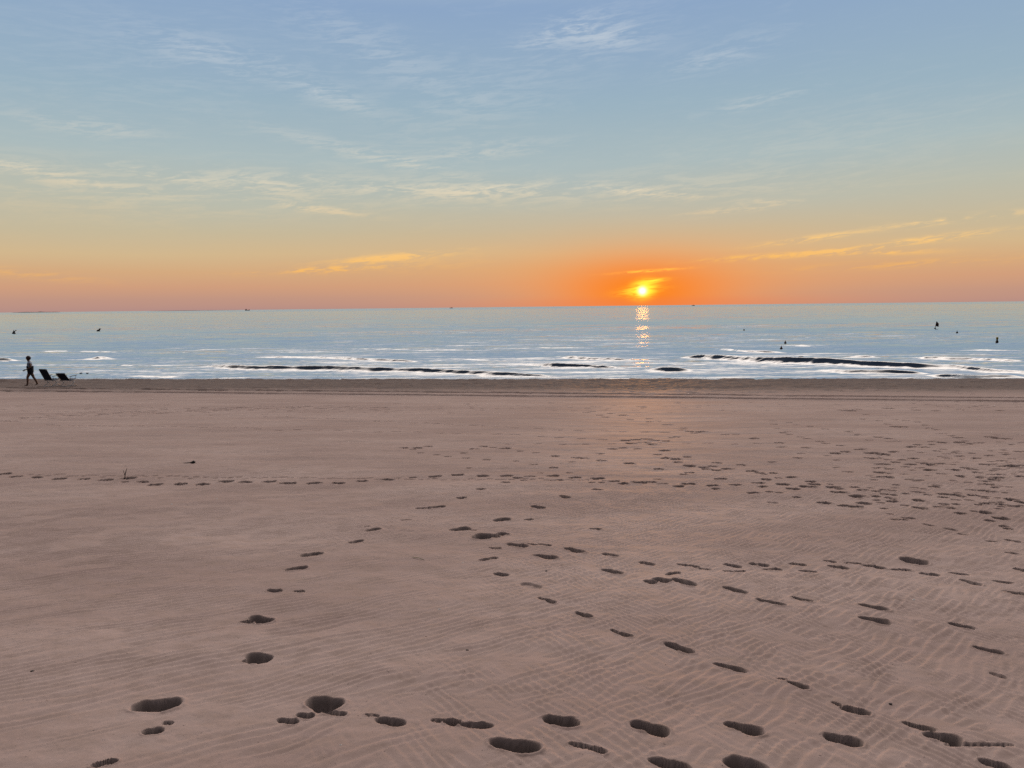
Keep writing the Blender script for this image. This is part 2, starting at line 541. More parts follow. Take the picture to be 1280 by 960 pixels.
MARKS = [
    # x1, y1, x2, y2, width ratio
    (945, 751, 984, 759, .40), (989, 747, 1016, 754, .36), (1073, 757, 1112, 766, .42), (1072, 773, 1114, 782, .44),
    (1185, 781, 1219, 788, .38), (1216, 810, 1256, 818, .36), (969, 848, 985, 851, .34), (984, 853, 1011, 863, .42),
    (1039, 878, 1052, 883, .60), (1050, 884, 1089, 895, .46), (1028, 920, 1079, 932, .50), (1127, 905, 1170, 916, .34),
    (1153, 920, 1203, 930, .52), (1223, 952, 1266, 963, .48), (1199, 725, 1227, 733, .40), (1240, 727, 1268, 731, .34),
    (1253, 740, 1283, 746, .44), (652, 729, 676, 737, .5), (673, 748, 681, 751, .5), (681, 750, 694, 755, .46),
    (720, 766, 740, 773, .46), (763, 787, 772, 790, .55), (769, 790, 791, 796, .46), (830, 803, 867, 816, .34),
    (892, 828, 933, 839, .34), (804, 728, 822, 731, .7), (816, 724, 838, 730, .7), (840, 725, 870, 734, .44),
    (904, 735, 935, 743, .42), (679, 897, 724, 907, .56), (787, 905, 837, 920, .46), (905, 904, 955, 919, .46),
    (612, 930, 675, 939, .42), (711, 931, 738, 936, .42), (734, 935, 759, 944, .46), (810, 951, 866, 964, .40),
    (904, 951, 962, 966, .60), (334, 738, 352, 739, .55), (367, 739, 381, 740, .42), (300, 777, 318, 779, .36),
    (314, 772, 338, 778, .62), (303, 827, 322, 829, .5), (310, 820, 337, 827, .7), (388, 872, 422, 884, .82),
    (347, 899, 373, 903, .5), (371, 892, 392, 896, .62), (404, 889, 433, 892, .4), (456, 892, 474, 894, .4), (469, 897, 507, 904, .48),
    (539, 898, 554, 901, .62), (555, 899, 575, 905, .66), (574, 905, 617, 908, .40), (163, 885, 227, 879, .58),
    (177, 917, 205, 912, .66), (204, 904, 216, 904, .75), (113, 959, 148, 951, .42), (376, 697, 404, 692, .55), (356, 713, 385, 709, .55),
    (436, 680, 453, 675, .5), (458, 666, 476, 662, .5), (455, 660, 463, 659, .4), (519, 637, 540, 637, .45), (537, 637, 556, 634, .5),
    (500, 651, 515, 650, .4), (562, 664, 588, 661, .62), (586, 663, 596, 664, .5), (596, 676, 613, 668, .8), (616, 652, 638, 650, .6),
    (608, 674, 625, 672, .5), (620, 671, 634, 667, .7), (611, 686, 627, 687, .5), (634, 681, 660, 685, .5), (599, 703, 612, 700, .6),
    (609, 701, 622, 698, .6), (617, 717, 636, 720, .52), (659, 681, 672, 683, .5), (673, 681, 689, 684, .46), (706, 687, 731, 692, .42),
    (666, 694, 697, 699, .42), (753, 693, 773, 697, .44), (799, 703, 819, 707, .5), (846, 706, 862, 708, .5), (859, 707, 875, 710, .42),
    (872, 711, 890, 713, .3), (904, 706, 928, 709, .55), (903, 714, 917, 715, .5), (916, 715, 932, 714, .46), (936, 705, 962, 707, .44),
    (951, 711, 978, 712, .36), (752, 713, 778, 719, .46), (833, 720, 842, 716, .5), (840, 718, 850, 716, .6),
    (664, 633, 681, 636, .6), (700, 621, 712, 624, .6), (740, 612, 753, 614, .7), (655, 651, 667, 650, .5), (736, 661, 753, 662, .5),
    (985, 704, 1009, 707, .46), (998, 713, 1022, 715, .44), (1029, 701, 1046, 703, .5), (1034, 708, 1062, 710, .46), (1055, 704, 1077, 704, .3),
    (1075, 706, 1109, 710, .40), (1114, 711, 1140, 712, .40), (1125, 699, 1161, 705, .60), (1149, 716, 1176, 719, .5), (1184, 715, 1212, 719, .46),
    (1266, 711, 1286, 715, .6), (1256, 692, 1274, 693, .6), (1232, 675, 1247, 676, .46), (1255, 673, 1277, 677, .4), (1196, 665, 1211, 668, .36),
    (1179, 659, 1198, 662, .36), (1153, 654, 1168, 657, .4), (1126, 647, 1145, 648, .55), (1107, 642, 1118, 643, .5), (1112, 649, 1136, 650, .3),
    (1236, 842, 1259, 849, .5),
]
for q in MARKS:
    shallow = q[:2] in ((1236, 842), (652, 729), (500, 651))
    mark(*q, depth=.02 if shallow else None)
# dragged toe line
for k in range(9):
    mark(1182 + k * 9, 934 + (k % 2) * .5, 1194 + k * 9, 934.5, .16, depth=.014, waist=0, taper=0)

SPOTS = [  # px, py, width in pixels  (one walker's line from left to right)
    (5, 593.5, 14), (20, 597, 13), (46, 598, 13), (74, 599, 14), (105, 599, 13), (132, 600, 15), (161, 598, 18), (156, 602, 9), (178, 602, 13),
    (194, 605, 16), (225, 604, 15), (254, 604, 16), (283, 600.5, 17), (307, 602, 16), (336, 602, 17), (360, 604, 18), (393, 604, 17), (423, 604, 15),
    (453, 601.5, 14), (485, 599.5, 15), (516, 596.5, 9), (544, 595.5, 14), (572, 593.5, 15), (604, 595, 14), (633, 595, 14),
    (647, 598, 12), (662, 596, 14), (691, 595, 15), (719, 597, 14), (747, 598, 16), (767, 602, 14), (779, 605, 13), (799, 603.5, 18), (815, 603, 11),
    (823, 599, 11), (828, 605, 13), (848, 608.5, 13), (861, 605.5, 17), (891, 608, 15), (895, 611.5, 10), (920, 607, 15), (942, 617, 15), (948, 604, 15),
    (601, 612.5, 11), (577, 623, 11), (632, 604.5, 10), (655, 601, 8), (690, 601, 9), (700, 600, 8), (740, 604, 8), (752, 604, 8),
    # scattered prints mid beach
    (505, 560, 11), (521, 560, 12), (516, 562, 8), (535, 558, 10), (526, 566, 8), (545, 568, 9), (560, 570, 8), (580, 566, 9), (593, 561, 12), (604, 558, 10),
    (617, 559, 9), (630, 560.5, 16), (582, 572, 9), (608, 574, 9), (586, 585, 7),
    (650, 564, 9), (670, 566, 9), (694, 570, 10), (720, 572, 10), (730, 572.5, 10), (752, 576, 11), (787, 579.5, 14), (823, 585.5, 12), (715, 578, 9), (692, 585, 10),
    (667, 580.5, 11), (645, 576, 8), (712, 591, 8), (676, 591, 8),
    (782, 551, 12), (795, 550, 12), (808, 549, 14), (818, 551, 12), (790, 555, 14), (806, 554, 14), (816, 556, 12), (779, 560, 10), (797, 561, 9), (765, 561, 12), (750, 567, 10),
    (831, 563.5, 13), (822, 568.5, 10), (832, 573, 11), (845, 574, 12), (848, 578, 11), (859, 571, 10), (862, 582, 15), (880, 583.5, 12), (884, 586, 12), (891, 582.5, 10), (896, 578.5, 11),
    (896, 587.5, 11), (854, 593, 11), (862, 590.5, 11), (910, 586, 15), (926, 581, 11), (940, 589, 14), (950, 591.5, 11), (901, 599, 15),
    (733, 516, 10), (740, 514.5, 9), (750, 519, 9), (757, 521.5, 9), (764, 517, 9), (778, 519, 12), (788, 524.5, 9), (812, 523, 9), (812, 527, 9), (822, 526, 9), (835, 530.5, 12),
    (855, 534.5, 8), (853, 537, 10), (863, 539, 10), (868, 541, 9), (878, 539.5, 14), (907, 543, 10), (920, 542.5, 10), (943, 549, 11),
    (840, 547, 8), (832, 552, 10), (846, 546, 8),
    # right hand crowd of prints
    (967, 526, 8), (968, 530, 8), (973, 536, 9), (980, 541, 9), (987, 542.5, 8), (985, 539.5, 8), (1002, 546, 9), (1010, 548.5, 10), (1025, 551.5, 10), (1033, 554, 9), (987, 528, 8), (995, 531, 8),
    (1012, 533, 9), (1032, 537, 9), (1061, 540, 10), (975, 554, 12), (977, 559, 11), (1007, 560, 12), (1051, 556.5, 10), (1045, 566, 12), (1057, 564.5, 10), (1034, 569, 9), (997, 573, 10), (966, 577.5, 11),
    (1055, 513.5, 14), (1064, 514, 12), (1072, 512.5, 12), (1083, 518, 9), (1080, 524, 8), (1100, 526, 8), (1110, 530, 8), (1122, 534, 16), (1130, 534, 10), (1148, 528, 8), (1157, 531.5, 9), (1163, 535, 9),
    (1172, 537, 9), (1180, 542, 9), (1190, 545, 9), (1200, 547.5, 10), (1110, 510.5, 12), (1146, 513, 12), (1200, 513, 10), (1170, 514, 10), (1250, 513.5, 10), (1133, 526, 8), (1120, 524.5, 8),
    (1075, 562, 12), (1090, 566, 18), (1104, 567.5, 16), (1101, 572, 9), (1117, 564.5, 11), (1130, 575, 15), (1142, 571.5, 13), (1138, 580.5, 14), (1132, 583.5, 10), (1103, 580, 18), (1113, 586.5, 11),
    (1100, 591, 14), (1107, 597, 19), (1120, 578, 11), (1110, 574, 9), (1166, 573, 10), (1160, 580.5, 16), (1175, 580, 13), (1165, 582, 12), (1162, 588, 15), (1088, 572.5, 12), (1096, 585, 10),
    (1112, 547.5, 13), (1098, 546, 10), (1122, 551, 8), (1140, 558, 12), (1147, 555.5, 10), (1156, 558.5, 11), (1165, 555, 8), (1178, 552.5, 11), (1200, 552.5, 13), (1213, 554, 10), (1208, 551, 9),
    (1240, 546.5, 16), (1252, 548, 18), (1262, 548.5, 10), (1275, 565, 14), (1253, 576, 12), (1237, 569, 11), (1265, 583, 16), (1172, 563.5, 9), (1180, 561.5, 9), (1200, 569, 11), (1220, 572, 11), (1232, 581.5, 12),
    (1195, 588, 12), (1207, 585.5, 11), (1216, 587, 13), (1223, 591, 11), (1226, 597, 11), (1238, 593.5, 9), (1250, 593.5, 12), (1243, 599.5, 12), (1235, 601, 9), (1250, 597, 10), (1237, 605.5, 11), (1244, 609.5, 10),
    (1230, 613, 12), (1262, 608.5, 9), (1240, 577, 10), (1275, 596, 12), (1200, 595, 10), (1215, 566, 9), (1196, 578, 9), (1185, 572, 9), (1255, 562, 9),
    (967, 592, 10), (974, 598, 9), (989, 597, 13), (1014, 602, 12), (1018, 605.5, 14), (979, 606, 16), (992, 612, 15), (1011, 609, 18), (1042, 609.5, 16), (1050, 612, 12), (1038, 605.5, 8), (1049, 617, 18), (1078, 614, 16),
    (1069, 609.5, 11), (1095, 615.5, 11), (1110, 614, 18), (1106, 619, 10), (1116, 619.5, 12), (1072, 621.5, 18), (1080, 629.5, 18), (1095, 622, 10), (1031, 629, 17), (1055, 632.5, 14), (1069, 633.5, 17), (996, 622, 11),
    (1147, 616, 16), (1149, 627, 14), (1116, 627.5, 14), (1168, 608.5, 12), (1180, 618, 16), (1192, 619, 16), (1180, 622.5, 13), (1148, 635.5, 14), (1155, 637, 10), (1172, 634.5, 11), (1183, 633.5, 12), (1195, 631, 9), (1189, 636.5, 10),
    (1200, 642.5, 14), (1218, 619.5, 14), (1230, 621, 12), (1265, 625, 16), (1232, 630, 14), (1252, 631, 14), (1268, 633, 14), (1230, 641.5, 16), (1252, 648, 18), (1237, 650.5, 12), (1260, 660, 11), (1255, 657, 9), (1276, 628, 12),
    (1133, 618, 8), (1160, 619, 8), (1203, 621, 9), (1096, 626, 9), (1105, 636, 9), (958, 600, 12), (953, 609, 12), (962, 616, 9), (974, 617, 9), (1093, 600, 9), (1140, 588, 9), (1120, 606, 9),
]
for q in SPOTS:
    spot(*q, depth=(.085 + .0035 * q[2]) if q[2] > 9 else .06)
# faint lines of prints far up the beach
for y0, pts in ((0, [(x, 531 + (x - 65) * .018 + random.uniform(-.7, .7)) for x in range(60, 330, 13)]),
                (0, [(x, 537 + (x - 320) * .019 + random.uniform(-.6, .6)) for x in range(322, 650, 25)]),
                (0, [(x, 520 + (x - 330) * .045 + random.uniform(-.6, .6)) for x in range(335, 640, 15)]),
                (0, [(x, 535 + (x - 640) * .028 + random.uniform(-.7, .7)) for x in range(645, 850, 27)]),
                (0, [(x, 545 + (x - 675) * .075 + random.uniform(-.7, .7)) for x in range(675, 770, 25)]),
                (0, [(x, 555 + random.uniform(-1, 1)) for x in range(640, 960, 31)])):
    for x, y in pts:
        spot(x + random.uniform(-3, 3), y, random.uniform(9, 13), .42, random.uniform(-.3, .3), .035)
# the much walked line at the upper left and below the wheel ruts
for x in range(0, 490, 7):
    yc = 525.5 - 16 * (x / 330.0) ** .8 if x < 330 else 509.5 + (x - 330) * .004
    for k in range(2):
        spot(x + random.uniform(-5, 5), yc + random.gauss(0, 1.6), random.uniform(6, 12), .5, random.uniform(-.6, .6), random.uniform(.03, .07))
for k in range(230):
    x = random.uniform(-60, 1340)
    spot(x, 513 - (x - 640) * .0062 + random.gauss(-3, 3.6), random.uniform(5, 9), .5, random.uniform(-.7, .7), random.uniform(.025, .055))
for k in range(330):                                # trampled berm
    x = random.uniform(-80, 1360)
    spot(x, 487 - (x - 640) * .002 + random.gauss(-1, 4.5), random.uniform(4, 8), .55, random.uniform(-.8, .8), random.uniform(.03, .07))
for k in range(110):                                # more people came in from the right
    x = 1285 - abs(random.gauss(0, 120)); y = random.uniform(540, 640)
    spot(x, y, random.uniform(7, 13), .45, random.uniform(-.5, .5), random.uniform(.025, .05))
# small paws of a dog that ran along
x = 38
while x < 760:
    spot(x, 594.5 + (x / 760) * 6 + random.uniform(-1.2, 1.2), random.uniform(3.5, 5.5), .8, 0, .02)
    x += random.uniform(6, 12)

# two wheel ruts, straight over the upper beach
def rut(pa, pb, width, depth):
    global Z
    ax, ay = at(*pa); bx, by = at(*pb)
    L = math.hypot(bx - ax, by - ay)
    nx, ny = -(by - ay) / L, (bx - ax) / L
    along = ((XX - ax) * (bx - ax) + (YY - ay) * (by - ay)) / L
    dist = (XX - ax) * nx + (YY - ay) * ny + .12 * fbm(along * .12, along * 0 + 3, 120, 2)
    sel = np.abs(dist) < width * 2.4
    d = np.abs(dist[sel]) / (width / 2)
    tread = .012 * np.sin(along[sel] * 26)
    Z[sel] += np.where(d < 1.35, -(depth + tread * (d < .8)) * (1 - sstep(.75, 1.2, d)), 0) + depth * .10 * np.exp(-((d - 1.55) / .35) ** 2)


rut((0, 484.6), (1280, 497.6), .74, .19)
rut((0, 488.4), (1280, 501.6), .80, .21)

Z += ZR * KEEP
sand = grid_mesh('sand_beach', XX, YY, Z, sand_material())
tag(sand, 'pale brown beach sand with wind ripples, footprints and wheel ruts', kind='structure')

# a lookup for things standing on the sand
def sand_z(x, y):
    r = int(np.clip(np.searchsorted(rows, y), 1, len(rows) - 1))
    c = int(np.clip(np.searchsorted(cols, x / (y + 1.0)), 1, len(cols) - 1))
    return float(Z[r - 1:r + 1, c - 1:c + 1].mean())

# ------------------------------------------------------------------ sea
def sea_material():
    m = bpy.data.materials.new('sea_water'); m.use_nodes = True
    t = NT(m.node_tree); b = m.node_tree.nodes['Principled BSDF']
    g = t.new('ShaderNodeNewGeometry')
    pos, nrm = g.outputs['Position'], g.outputs['Normal']

    def band(sx, sy, loc, detail=2, rough=.55):
        return t.m('SUBTRACT', t.noise(t.mapped(pos, (sx, sy, 1), loc, (0, 0, R(-5))), 1.0, detail, rough), .5)
    calm = t.ss(t.noise(t.mapped(pos, (.006, .035, 1), (3, 7, 0)), 1.0, 3, .6), .35, .68)
    amp = t.m('ADD', .55, t.m('MULTIPLY', calm, .95))
    sy = t.m('MULTIPLY', band(.07, .55, (0, 0, 0)), .34)
    sy = t.m('ADD', sy, t.m('MULTIPLY', band(.30, 2.2, (5, 1, 0), 3), .34))
    sy = t.m('ADD', sy, t.m('MULTIPLY', band(1.5, 7.0, (9, 4, 0), 2), .26))
    sp = t.new('ShaderNodeSeparateXYZ'); t.l.new(pos, sp.inputs[0])
    near = t.m('POWER', t.m('DIVIDE', 52.0, t.m('MAXIMUM', sp.outputs[1], 52.0)), .9)
    sy = t.m('MULTIPLY', sy, t.m('MULTIPLY', amp, t.m('ADD', 1.0, t.m('MULTIPLY', near, .55))))
    # the faces of the ripples that look at the beach, and the wind-ruffled water far out
    sy = t.m('ADD', t.m('ADD', sy, .072), t.m('ADD', t.m('MULTIPLY', t.ss(sp.outputs[1], 1200, 2200), .035), t.m('MULTIPLY', near, .112)))
    sx = t.m('ADD', t.m('MULTIPLY', band(.25, .5, (31, 2, 0)), .06), t.m('MULTIPLY', band(2.0, 3.0, (13, 8, 0)), .06))
    va = t.new('ShaderNodeVectorMath', operation='ADD')
    t.l.new(nrm, va.inputs[0]); t.l.new(t.xyz(t.m('MULTIPLY', sx, -1), t.m('MULTIPLY', sy, -1), 0.0), va.inputs[1])
    vn = t.new('ShaderNodeVectorMath', operation='NORMALIZE'); t.l.new(va.outputs[0], vn.inputs[0])
    at_ = t.new('ShaderNodeAttribute'); at_.attribute_name = 'foam'
    lace = t.m('ADD', t.m('MULTIPLY', t.noise(t.mapped(pos, (.5, 1.6, 1)), 1.0, 6, .7, .6), .6),
               t.m('MULTIPLY', t.noise(t.mapped(pos, (2.5, 6, 1)), 1.0, 4, .7), .4))
    f = t.ss(t.m('ADD', lace, t.m('MULTIPLY', t.m('SUBTRACT', at_.outputs['Fac'], .5), .75)), .50, .66)
    f = t.m('MULTIPLY', f, t.ss(at_.outputs['Fac'], .02, .25))
    c = t.mix(f, (.022, .050, .082), (.66, .72, .76))
    t.l.new(c, b.inputs['Base Color'])
    t.l.new(t.m('ADD', .07, t.m('MULTIPLY', f, .5)), b.inputs['Roughness'])
    b.inputs['IOR'].default_value = 1.9
    t.l.new(vn.outputs[0], b.inputs['Normal'])
    # silvery morning sheen of the smooth water between the foam
    gl = t.new('ShaderNodeBsdfGlossy'); gl.inputs['Color'].default_value = (.99, .94, .89, 1); gl.inputs['Roughness'].default_value = .08
    t.l.new(vn.outputs[0], gl.inputs['Normal'])
    mx = t.new('ShaderNodeMixShader')
    lw = t.new('ShaderNodeLayerWeight'); lw.inputs['Blend'].default_value = .5
    t.l.new(vn.outputs[0], lw.inputs['Normal'])
    t.l.new(t.m('MULTIPLY', t.m('SUBTRACT', 1.0, f), t.m('ADD', .08, t.m('MULTIPLY', t.ss(lw.outputs['Facing'], .42, .80), .60))), mx.inputs[0])
    t.l.new(b.outputs[0], mx.inputs[1]); t.l.new(gl.outputs[0], mx.inputs[2])
    t.l.new(mx.outputs[0], m.node_tree.nodes['Material Output'].inputs['Surface'])
    return m


srows = [45.0]
while srows[-1] < 60000.0:
    y = srows[-1]
    if y < 62: d = .10
    elif y < 110: d = .16
    else: d = max(.3, .22 * y * y / (CAM_Z * 739))
    srows.append(y + min(d, y * .2))
srows = np.array(srows)
u = np.linspace(-.90, .90, 960)
ext = .90 + np.cumsum(.004 * 1.22 ** np.arange(1, 34))
u = np.concatenate([-ext[::-1], u, ext])
SY, SU = np.meshgrid(srows, u, indexing='ij')
SX = SU * SY
SD = SP * SX + CP * SY
SZ = np.zeros_like(SX)
foam = np.zeros_like(SX)
fade = 1 - sstep(130, 420, SY)
SZ += fade * (.10 * fbm(SX * .05, SY * .30, 200, 2) + .05 * fbm(SX * .16, SY * .75, 203, 2)) * sstep(48, 58, SD)

WAVES = [  # polyline of crest sight lines, height, front width, back width, foam
    ([(842, 447), (870, 447.5), (900, 449), (959, 453), (1019, 455), (1078, 457.5), (1122, 459.5), (1197, 460.5), (1241, 465.5), (1290, 468.5), (1330, 470)],
     [.14, .26, .34, .46, .50, .46, .42, .30, .26, .22, .1], .85, 2.4, .0),
    ([(1018, 462.5), (1040, 464), (1057, 466.5), (1108, 466.5), (1152, 467), (1170, 468.5)], [.05, .18, .24, .22, .14, .03], .55, 1.5, .25),
    ([(1150, 468), (1170, 470.5), (1211, 473), (1240, 472), (1290, 472.5)], [.04, .16, .22, .16, .12], .5, 1.3, .4),
    ([(1040, 447), (1078, 446.5), (1112, 447.5)], [.05, .20, .05], .6, 1.6, 0),
    ([(1130, 447), (1150, 448.3), (1190, 449), (1231, 450), (1290, 452)], [.05, .22, .15, .18, .1], .6, 1.6, 0),
    ([(982, 432), (1000, 433), (1024, 433)], [.03, .22, .03], .6, 2, 0),
    ([(880, 435), (905, 437), (927, 440), (960, 441), (992, 440.5)], [.02, .15, .18, .18, .02], .6, 1.8, 0),
    ([(652, 455), (690, 458.5), (722, 458.5), (775, 460.5), (800, 462)], [.08, .30, .28, .10, .02], .6, 1.8, 0),
    ([(690, 446), (705, 447.5), (740, 450), (780, 450.5), (800, 451)], [.05, .24, .25, .20, .03], .6, 1.8, 0),
    ([(800, 461), (812, 463.5), (835, 465), (860, 464.5), (875, 463.5)], [.08, .30, .36, .30, .06], .7, 1.5, 0),
    ([(243, 457.5), (270, 459.5), (300, 461), (420, 462.5), (480, 464), (530, 465), (600, 468.5), (640, 470), (705, 472)],
     [.06, .24, .28, .30, .31, .30, .27, .24, .08], .7, 1.6, .35),
    ([(310, 446), (345, 447), (390, 447.5), (450, 450), (512, 452.5), (540, 453)], [.03, .15, .15, .18, .15, .02], .5, 1.6, 0),
    ([(-60, 449), (0, 451), (18, 451.5), (40, 451)], [.2, .28, .24, .04], .6, 1.6, 0),
    ([(95, 448.5), (118, 449), (135, 447.5), (150, 450)], [.05, .22, .22, .04], .5, 1.5, 0),
    ([(130, 456), (152, 457), (180, 458)], [.04, .16, .04], .45, 1.3, .2),
    ([(30, 440), (60, 439.5), (120, 440), (170, 441)], [.02, .12, .12, .02], .5, 1.8, 0),
    ([(150, 470), (205, 471.5), (240, 470.5)], [.04, .10, .03], .4, 1.0, .6),
    ([(560, 449), (600, 450), (650, 451)], [.02, .08, .02], .5, 1.6, 0),
    ([(420, 436), (500, 437), (580, 437.5)], [.02, .09, .02], .6, 2, 0),
    ([(650, 434), (690, 435), (740, 434.5)], [.02, .10, .02], .6, 2, 0),
    ([(1180, 438), (1230, 438), (1300, 439)], [.02, .11, .04], .6, 2, 0),
]
for pts, hs, wf, wb, fo in WAVES:
    P2 = [at_sea(*q) for q in pts]
    ua = np.array([q[0] / q[1] for q in P2]); ya = np.array([q[1] for q in P2])
    jj = np.where((u > ua[0]) & (u < ua[-1]))[0]
    if len(jj) == 0: continue
    sl = slice(jj[0], jj[-1] + 1)
    uu = u[sl]
    yw = np.interp(uu, ua, ya)
    k = np.ones(9) / 9.0
    yw = np.convolve(np.pad(yw, 4, mode='edge'), k, mode='valid')
    hh = 1.08 * np.interp(uu, ua, np.array(hs))
    hh = np.convolve(np.pad(hh, 4, mode='edge'), k, mode='valid')
    edge = np.minimum(1, np.minimum((uu - ua[0]), (ua[-1] - uu)) / .03)
    xs = uu * yw
    hh = hh * np.clip(edge, 0, 1) * (1 + .40 * fbm(xs * .55, xs * 0, 300 + int(pts[0][0]), 3))
    yw = yw + .6 * fbm(xs * .3, xs * 0 + 5, 310 + int(pts[0][0]), 3)
    d = SY[:, sl] - yw[None, :]
    xq = SX[:, sl]; yq = SY[:, sl]
    d = d + .40 * fbm(xq * .45, yq * .7, 330, 3) + .6 * fbm(xq * .22, yq * .3, 331, 2)
    d = np.sign(d) * (np.sqrt(d * d + .0196) - .14)
    wf_ = wf * (1 + 1.3 * fbm(xq * .5, yq * .2, 333, 2))
    q_ = .66 if max(hs) > .32 else .44
    wf = wf * q_; wf_ = wf_ * q_
    prof = np.where(d < 0, np.exp(-(np.abs(d) / (wf_ * .85)) ** 1.15), np.exp(-(np.abs(d) / wb) ** 1.6))
    SZ[:, sl] += hh[None, :] * prof
    if fo:
        fm = np.exp(-((d + wf * .9) / (wf * 1.5)) ** 2) * fo * np.clip(hh / .2, 0, 1)[None, :]
        foam[:, sl] = np.maximum(foam[:, sl], fm)
# wash on the strand and foam patches of the shore break
wash = 1 - sstep(50.2, 54.0, SD + 2.6 * fbm(SX * .10, SY * .12, 400, 3))
foam = np.maximum(foam, wash * .72)
foam = np.maximum(foam, .55 * (1 - sstep(52, 60, SD)) * sstep(.50, .72, vnoise(SX * .06, SY * .22, 410)))
SZ += .05 * sstep(.3, .8, wash) * fbm(SX * .8, SY * 1.2, 420, 2)
sea = grid_mesh('sea', SX, SY, SZ, sea_material(), {'foam': foam})
tag(sea, 'calm pale sea with small dark breaking waves near the shore', kind='structure')


def sea_z(x, y):
    r = int(np.clip(np.searchsorted(srows, y), 1, len(srows) - 1))
    c = int(np.clip(np.searchsorted(u, x / y), 1, len(u) - 1))
    return float(SZ[r, c])

# ------------------------------------------------------------------ far land on the horizon
land_m = simple_mat('far_land', (.13, .12, .13), .95, .2, .002)


def headland(px0, px1, h, dist, seed):
    bm = bmesh.new()
    n = 60
    front, top, backv = [], [], []
    for k in range(n + 1):
        px = px0 + (px1 - px0) * k / n
        dv = ray(px, 384); a = math.atan2(dv.x, dv.y)
        prof = math.sin(PI * k / n) ** .5
        hh = h * prof * (.55 + .9 * float(vnoise(np.array(k * .17), np.array(seed * 1.3), seed))) + .3
        for lst, dd, z in ((front, dist, -1), (top, dist + 300, hh), (backv, dist + 900, -1)):
            lst.append(bm.verts.new((math.sin(a) * dd, math.cos(a) * dd, z)))
    for k in range(n):
        bm.faces.new((front[k], front[k + 1], top[k + 1], top[k]))
        bm.faces.new((top[k], top[k + 1], backv[k + 1], backv[k]))
    o = obj('headland', bm, land_m)
    tag(o, 'thin strip of far dark headland lying on the horizon', kind='structure')


headland(14, 76, 9, 11000, 4)
headland(186, 300, 4, 13000, 9)

# ------------------------------------------------------------------ buoys
mat_yel = simple_mat('buoy_yellow', (.55, .42, .04), .45, .2, 6)
mat_dark = simple_mat('buoy_dark', (.030, .022, .018), .5, .35, 6)
mat_rust = simple_mat('buoy_rust', (.10, .045, .025), .7, .4, 8)
mat_tan = simple_mat('buoy_tan', (.34, .22, .08), .6, .25, 9)
mat_flag = simple_mat('flag_cloth', (.05, .018, .016), .8, .3, 6)
GB = 'buoys marking the bathing area'


def buoy_root(name, px, py, label, cat='buoy', group=GB, sink=0.0):
    x, y = at_sea(px, py)
    z = sea_z(x, y) - sink
    r = empty(name, (x, y, z))
    tag(r, label, cat, group)
    return r, y / FPX                      # metres per picture pixel there


def tilted(bm, ang_y, ang_x=0):
    bmesh.ops.rotate(bm, verts=bm.verts, cent=(0, 0, 0), matrix=Matrix.Rotation(ang_y, 3, 'Y') @ Matrix.Rotation(ang_x, 3, 'X'))
    return bm


def conic(root, w, h, body, band, tilt=0.0, mast=.3):
    """drum float, cone, short mast with ball"""
    bm = bmesh.new(); r = w / 2
    add_lathe(bm, [(r * .75, -h * .18), (r, -h * .05), (r, h * .18), (r * .8, h * .30)], 18)
    obj('float', tilted(bm, tilt), body, root)
    bm = bmesh.new()
    add_lathe(bm, [(r * .74, h * .302), (r * .5, h * .52), (r * .18, h * (1 - mast))], 16)
    obj('cone', tilted(bm, tilt), body, root)
    bm = bmesh.new()
    add_lathe(bm, [(r * .10, h * (1 - mast) + .002), (r * .10, h * .90)], 8)
    obj('mast', tilted(bm, tilt), band, root)
    bm = bmesh.new()
    add_lathe(bm, [(r * .08, h * .902), (r * .20, h * .93), (r * .20, h * .97), (r * .06, h)], 10)
    obj('top_mark', tilted(bm, tilt), band, root)


r, k = buoy_root('buoy', 17.3, 417.2, 'black buoy with a slanting arm, the one nearest the left edge of the sea')
conic(r, 4.0 * k, 5.0 * k, mat_dark, mat_dark, R(4), .22)
bm = bmesh.new(); add_tube(bm, [(.2, 0, 2.3 * k), (1.5 * k, 0, 3.3 * k), (3.0 * k, 0, 4.2 * k)], [.5 * k, .42 * k, .3 * k]); obj('arm', bm, mat_dark, r)
bm = bmesh.new(); add_lathe(bm, [(.1 * k, 0), (.7 * k, .2 * k), (.7 * k, .6 * k), (.2 * k, .9 * k)], 10)
bmesh.ops.translate(bm, verts=bm.verts, vec=(3.0 * k, 0, 3.9 * k)); obj('lamp', bm, mat_dark, r)

r, k = buoy_root('buoy', 122.4, 414.0, 'black buoy keeled over to one side out beyond the beach chairs')
conic(r, 3.4 * k, 5.4 * k, mat_dark, mat_dark, R(48), .25)
bm = bmesh.new(); add_lathe(bm, [(.4 * k, -.9 * k), (1.0 * k, -.4 * k), (1.0 * k, .5 * k), (.4 * k, .9 * k)], 14)
tilted(bm, R(48)); bmesh.ops.translate(bm, verts=bm.verts, vec=(2.4 * k, 0, 2.6 * k)); obj('lamp', bm, mat_dark, r)

